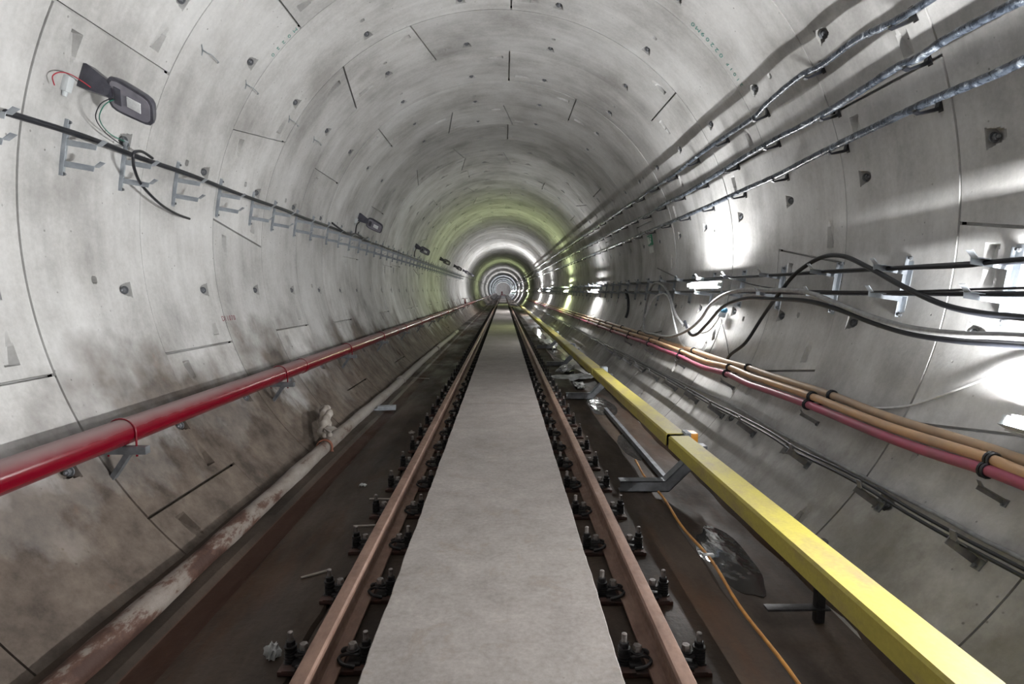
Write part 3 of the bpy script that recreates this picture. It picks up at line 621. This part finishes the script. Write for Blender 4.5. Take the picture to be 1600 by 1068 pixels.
def lowb():
    e=empty('shelf_bracket'); m=MB(); m.box((.09,0,0),(.19,.05,.005)); m.box((.09,-.025,-.02),(.19,.005,.045)); m.prism([(.18,-.01),(.215,.025),(.212,.03),(.176,.0)],'y',-.02,.02); m.build('shelf_arm','midgalv',e)
    m=MB(); m.box((.004,0,-.025),(.008,.05,.07),bev=.002); m.lathe([(.010,0),(.010,.016)],6,Matrix.Translation((.006,0,-.045))@Matrix.Rotation(PI/2,4,'Y')); m.build('wall_plate','darkgalv',e); return e
l0=lowb()
for i,y in enumerate([1.75,2.66,3.4,4.24,5.19,5.95,6.75,7.6,8.5,9.4,10.3,11.2,12.1]):
    o=l0 if i==0 else copy_tree(l0); o.matrix_world=frame(y,-36.0)
    tag(o,'small low steel bracket on the right wall beside the camera' if i==0 else 'small low steel bracket on the right wall, %s in view above the yellow cover'%('first' if i==1 else ORD[i-1]),'bracket','low brackets on the right wall')
for i,y in enumerate([2.74,4.45,6.13,7.81,9.5,11.1]):
    o=copy_tree(l0); o.matrix_world=frame(y,-29.9)@Matrix.Diagonal((.85,.6,.6,1)); tag(o,'small steel bracket directly under the pink conduit, %s from the camera'%nth(i),'bracket','brackets under the pink conduit')
# ------------------------------------------------------------------ lamps that are lit
def tube_lamp(y,ang,off,L,col,s,lab,r=.019,shade=False):
    e=empty('tube_lamp',frame(y,ang,off)); mt=emit('lit tube %.0f'%y,col,s)
    m=MB(); m.tube([(0,-L/2,0),(0,L/2,0)],r,12); m.build('glowing_tube',mt,e)
    m=MB(); m.box((-.035,0,0),(.02,L+.08,.09),bev=.004)
    for k in(-1,1): m.box((-.012,k*(L/2+.02),0),(.06,.03,.05),bev=.005)
    m.build('lamp_housing','box',e)
    if shade: MB().prism([(-.10,-.045),(.030,-.026),(.031,-.030),(-.10,-.050)],'y',-L/2-.03,L/2+.03).build('added_light_shield','box',e)  # tray added to block light falling steeply below the tube
    tag(e,lab,'lamp','lit tubes along the right wall'); return e
W=(1.,.99,.975); G=(.84,.96,.50); BL=(.86,.93,1.)
EM=820.
lamps=[(-8.5,-10,.17,W,.35,'lit tube lamp on the right wall far behind the camera'),(-5.,-10,.17,W,.3,'lit tube lamp on the right wall behind the camera'),
 (2.28,-22.6,.11,W,2.1,'dazzling tube lamp at the right picture edge just above the conduits'),(7.5,-7.6,.27,W,.52,'bright tube lamp between the arms of the right wall brackets'),
 (17,-9,.17,W,.42,'second bright tube lamp down the right wall'),(24.5,-9,.17,G,.7,'yellow green tube lamp down the right wall'),(34,-9,.17,W,.6,'tube lamp beyond the yellow green one'),
 (43,-9,.17,W,2.6,'very bright far tube lamp before the dark stretch'),(65,-9,.17,G,1.0,'green tube lamp beyond the dark stretch'),(84,-9,.17,W,1.5,'sixth farthest tube lamp, a mere speck'),(104,-9,.17,W,2.2,'fifth farthest tube lamp, a mere speck'),
 (131,-9,.17,BL,2.2,'fourth farthest tube lamp, a mere speck'),(158,-9,.17,BL,2.4,'third farthest tube lamp, a mere speck'),(188,-9,.17,BL,3,'second farthest tube lamp, a mere speck'),(222,-9,.17,BL,4,'farthest tube lamp, added to brighten the tunnel end at the vanishing point')]  # the last tube is added to brighten the far end
for y,a,of,c,s,lab in lamps: tube_lamp(y,a,of,1.1,c,EM*s,lab,shade=(y==2.28))
# lamp hardware under the middle tube
e=empty('lamp_ballast',frame(7.15,-14.2,.05)); m=MB(); m.box((.03,0,0),(.09,.10,.11),bev=.006); m.build('ballast_case','galv',e); m=MB(); m.lathe([(.02,0),(.03,.01),(.03,.09),(.018,.10)],12,Matrix.Translation((.05,.07,.03))@Matrix.Rotation(-PI/2,4,'X')); m.build('plug','bluetape',e)
tag(e,'small grey ballast box with blue plug hanging under the bright tube','ballast box')
cable('sagging_cord',[(7.15,-15.2,.09),(7.2,-17.5,.1),(7.35,-19.6,.1),(7.6,-20.3,.1),(7.9,-20.0,.12),(8.1,-19.0,.12)],.009,'white','short pale cord sagging below the grey ballast box')
m=MB(); m.box((0,0,0),(.02,.05,.18),frame(7.22,-19.6,.06)@Matrix.Rotation(.5,4,'X'),bev=.004); tag(m.build('hanging_tag','grey'),'thin grey strip hanging from the cord below the ballast box','tag')
# ------------------------------------------------------------------ unlit led lamps on the left wall
def led_lamp():
    e=empty('wall_lamp')
    m=MB(); vs=[]; 
    for x,y0,y1,z0,z1 in((0,-.03,.05,-.075,.075),(.03,-.04,.05,-.08,.08),(.20,-.035,.045,-.075,.02),(.215,-.03,.04,-.06,.01)):
        vs+= [(x,y0,z0),(x,y1,z0),(x,y1,z1),(x,y0,z1)]
    fs=[(0,1,2,3),(12,15,14,13)]
    for k in range(3):
        for i in range(4): a=4*k+i; b=4*k+(i+1)%4; fs.append((a,b,b+4,a+4))
    m.add(vs,fs); m.build('mount_box','lampbody',e)
    T=Matrix.Translation((.345,0.02,-.045))@Matrix.Rotation(math.radians(8),4,'Y')@Matrix.Rotation(math.radians(-52),4,'X')
    def outline(sx,sy): 
        o=[]
        for k in range(32):
            t=2*PI*k/32; c,s=math.cos(t),math.sin(t); q=(abs(c)**5+abs(s)**5)**(-1/5); o.append((sx*q*c,sy*q*s*(1-.12*c)))
        return o
    O=outline(.165,.115); m=MB(); vs=[(x,y,-.022) for x,y in O]+[(x*1.0,y*1.0,-.005) for x,y in O]+[(x*.9,y*.86,.03) for x,y in O]+[(x*.6,y*.5,.045) for x,y in O]
    fs=[tuple(range(96,128)),tuple(range(32))]+[(a*32+k,a*32+(k+1)%32,(a+1)*32+(k+1)%32,(a+1)*32+k) for a in range(3) for k in range(32)]
    m.add(vs,fs,T)
    for k in range(5): m.box((-.05+.03*k,0,.045),(.006,.12,.02),T)
    m.build('lamp_head','lampbody',e)
    m=MB(); O2=outline(.145,.097); m.add([(x,y,-.0225) for x,y in O2]+[(x,y,-.026) for x,y in O2],[tuple(range(32,64))]+[(k,(k+1)%32,32+(k+1)%32,32+k) for k in range(32)],T); gl=m.build('lens','lens',e)
    m=MB(); m.box((.03,.0,-.0285),(.10,.075,.005),T,bev=.002); m.build('led_board','led',e)
    m=MB(); m.box((-.09,0,-.028),(.05,.12,.006),T,bev=.002); m.build('reflector','lampbody',e)
    return e
w0=led_lamp()
for i,y in enumerate([4.05,11.45,18.7,25.9,33.1,40.4,47.6]):
    o=w0 if i==0 else copy_tree(w0); o.matrix_world=frame(y,160.0)
    tag(o,'unlit grey flood lamp on the left wall, %s, above the cable brackets'%('largest and nearest' if i==0 else ORD[i]+' along'),'wall lamp','unlit lamps on the left wall')
    if i<3:
        m=MB(); m.box((.02,0,0),(.045,.055,.10),bev=.008); m.lathe([(.014,-.08),(.018,-.05)],10,Matrix.Translation((.02,0,0)))
        b=tag(m.build('junction_box','box'),'pale junction box beside the %s unlit left lamp'%('nearest' if i==0 else ORD[i]),'junction box','junction boxes by the left lamps'); b.matrix_world=frame(y-.13,161.9,0)
cable('red_wire',[(4.02,161.2,.10),(3.96,160.9,.08),(3.88,160.7,.05),(3.80,161.1,.05),(3.76,161.9,.05),(3.79,162.8,.05)],.0035,'redwire','short red wire curling beside the nearest junction box','wire')
cable('green_wire',[(4.12,161.3,.22),(4.05,161.9,.22),(4.02,163.2,.20),(4.10,164.8,.14),(4.30,165.9,.08),(4.52,166.1,.05)],.0035,'greenwire','thin green wire hanging from the nearest unlit lamp','wire')
cable('black_wire',[(4.11,161.3,.21),(4.03,162.0,.21),(4.0,163.2,.19),(4.08,164.9,.13),(4.25,166.2,.10),(4.45,166.9,.09)],.0035,'black','thin black wire hanging from the nearest unlit lamp','wire')
cable('black_wire',[(11.4,161.8,.06),(11.2,163.5,.08),(11.1,166.5,.12)],.012,'black','black wire dropping from second unlit lamp to cable brackets','wire')
cable('black_wire',[(18.7,161.8,.06),(18.5,164,.08),(18.4,166.7,.12)],.014,'black','black wire dropping from third unlit lamp to cable brackets','wire')
for i,(y,a) in enumerate([(5.08,147.3),(5.9,147.2),(7.05,147.2),(7.95,147.3)]):
    p=frame(y,a,0); m=MB(); m.tube([(0,0,0),(.05,.0,.0),(.055,.05,.01),(.05,.20,.0),(.02,.24,-.01)],.0045,6); m.tube([(.005,-.04,.03),(.01,0,0),(.005,.03,-.04)],.004,6)
    o=tag(m.build('wire_hook','galv'),'thin bright wire hook on the upper left lining, %s from the camera'%nth(i),'wire hook','wire hooks on the upper left lining'); o.matrix_world=p
# ------------------------------------------------------------------ exit sign far on right wall
e=empty('exit_sign',frame(11.2,10.6,.003)); m=MB(); m.box((.004,0,0),(.008,.36,.20),bev=.002); m.build('sign_plate','sign',e)
m=MB(); m.box((.009,-.10,0),(.002,.10,.14)); m.tube([(.009,.06,.045),(.009,.03,0),(.009,.07,-.05)],.01,6); m.tube([(.009,.03,0),(.009,.0,-.02),(.009,-.01,-.06)],.01,6); m.tube([(.009,.055,.03),(.009,.1,.01)],.008,6); m.lathe([(.016,0),(.016,.003)],12,Matrix.Translation((.008,.07,.07))@Matrix.Rotation(PI/2,4,'Y')); m.build('pictogram','signwhite',e)
tag(e,'small green exit sign with white running figure on the right wall','sign')
m=MB(); m.box((.004,0,0),(.008,.30,.12),frame(11.2,7.0,.003),bev=.002); tag(m.build('notice_plate','signwhite'),'small white notice plate just below the green exit sign','sign')
# ------------------------------------------------------------------ things on the floor
P=[];y=-4.
for k in range(0,150): 
    yy=-4+.11*k; P.append((1.30+.018*math.sin(yy*2.1)+.012*math.sin(yy*5.7)+(.04 if yy>4 else 0)*min(1,(yy-4)),yy,-.197+(.0 if yy<9 else 0)))
m=MB(); m.tube(P[:90],.010,8); tag(m.build('floor_cord','cord'),'orange brown cord snaking along the slab edge beside the right gutter','cord')
m=MB(); m.box((1.33,3.63,-.186),(.07,.03,.012),bev=.002); tag(m.build('scrap_strip','litter'),'small pale scrap lying across the orange cord','scrap')
m=MB(); m.prism([(-.028,0),(.028,0),(.022,.05),(-.022,.05)],'y',5.3,8.55,Matrix.Translation((1.52,0,-.262))); tag(m.build('channel_strip','darkgalv'),'long straight grey strip lying in the right gutter past the first support','strip')
m=MB(); m.box((0,0,.05),(.26,.14,.006),bev=.002); m.box((0,.07,.025),(.26,.006,.05)); m.box((0,-.07,.025),(.26,.006,.05)); m.box((-.16,-.02,.01),(.08,.12,.02),bev=.003)
b=tag(m.build('metal_frame','galv'),'small grey metal frame lying on the left floor beside the crusted pipe','frame'); b.matrix_world=Matrix.Translation((-1.70,8.4,-.2))@Matrix.Rotation(.15,4,'Z')
def crumple(name,loc,size,mat,lab,cat,seed,grp=None):
    bm=bmesh.new(); bmesh.ops.create_icosphere(bm,subdivisions=3,radius=1); r=random.Random(seed); ph=[r.uniform(0,6) for _ in range(6)]
    for v in bm.verts:
        c=v.co; d=1+.25*math.sin(5*c.x+ph[0])*math.sin(4*c.y+ph[1])+.18*math.sin(9*c.y+ph[2]+3*c.z)+.12*math.sin(14*c.x+ph[3]); v.co=Vector((c.x*size[0]*d,c.y*size[1]*d,max(c.z,-.5)*size[2]*d))
    m=MB(); m.bm(bm); o=m.build(name,mat,angle=25); o.location=(loc[0],loc[1],loc[2]+size[2]*.55); o.rotation_euler.z=r.uniform(0,3); return tag(o,lab,cat,grp)
crumple('plastic_cup',(-1.09,2.62,-.2),(.03,.03,.045),'litter','small clouded plastic cup standing left of the nearest left fastener','cup',1)
crumple('plastic_sheet',(1.45,11.6,-.243),(.16,.5,.06),'litter','crumpled pale plastic sheet in the right gutter past the second support','litter',2)
crumple('plastic_sheet',(1.40,10.6,-.243),(.10,.3,.05),'litter','narrow crumpled plastic beside the second floor support','litter',3)
crumple('plastic_sheet',(1.35,12.7,-.23),(.12,.5,.07),'litter','crumpled pale plastic sheet before the third floor support','litter',4)
crumple('plastic_sheet',(1.45,19.,-.243),(.2,1.2,.1),'litter','heap of pale plastic far along the right gutter','litter',5)
crumple('paper_scrap',(-1.25,5.05,-.2),(.02,.03,.014),'litter','tiny pale scrap lying on the left slab between pipe and rail','scrap',6)
crumple('paper_scrap',(-1.11,6.95,-.2),(.035,.025,.02),'cloth','small pale lump left of the left rail beyond the tiny scrap','scrap',7)
for i,(x,y,l,rz,lab) in enumerate([(-1.02,4.15,.16,.1,'nearest pale sliver of wood beside the left rail'),(-1.0,4.7,.22,-.05,'second pale sliver of wood beside the left rail'),(-1.45,13.6,.55,.1,'thin pale lath lying on the far left floor'),(-1.62,11.4,.35,-.3,'short grey lath on the left floor near the pipe'),(-1.15,3.42,.16,.6,'brown splinter on the slab left of the left rail')]):
    m=MB(); m.box((0,0,.006),(l,.014,.010),bev=.002); o=tag(m.build('wood_sliver','cloth'),lab,'wood sliver'); o.matrix_world=Matrix.Translation((x,y,-.199))@Matrix.Rotation(rz,4,'Z')
# distant works trolley
e=empty('works_trolley',Matrix.Translation((-.1,165,0))); m=MB(); m.box((0,0,.35),(1.5,2.5,.25),bev=.02); m.box((-.3,0,.9),(.5,.8,.9),bev=.05); m.build('trolley_body','hvest',e)
m=MB(); 
for x in(-.72,.72):
    for y in(-.9,.9): m.lathe([(.18,-.04),(.18,.04)],16,Matrix.Translation((x,y,.18))@Matrix.Rotation(PI/2,4,'Y'))
m.build('wheels','iron',e); tag(e,'tiny reddish works trolley on the rails near the vanishing point','trolley')
# ------------------------------------------------------------------ camera, world
cam=bpy.data.cameras.new('camera'); cam.lens=910/1600*36; cam.sensor_width=36; cam.clip_start=.05; cam.clip_end=600
co=bpy.data.objects.new('camera',cam); COL.objects.link(co); co.location=(0,0,1.52); co.rotation_euler=(PI/2-.0875,0,-.0148); SC.camera=co
w=bpy.data.worlds.new('tunnel dark'); SC.world=w; w.use_nodes=True; w.node_tree.nodes['Background'].inputs[0].default_value=(0,0,0,1); w.node_tree.nodes['Background'].inputs[1].default_value=0
vs=SC.view_settings; vs.view_transform='Standard'; vs.look='None'; vs.gamma=1; vs.use_curve_mapping=False; vs.exposure=0.28
cy=SC.cycles; cy.use_denoising=True; cy.max_bounces=10; cy.diffuse_bounces=7; cy.glossy_bounces=3; cy.transmission_bounces=2; cy.sample_clamp_indirect=6; cy.use_adaptive_sampling=True; cy.adaptive_threshold=.02
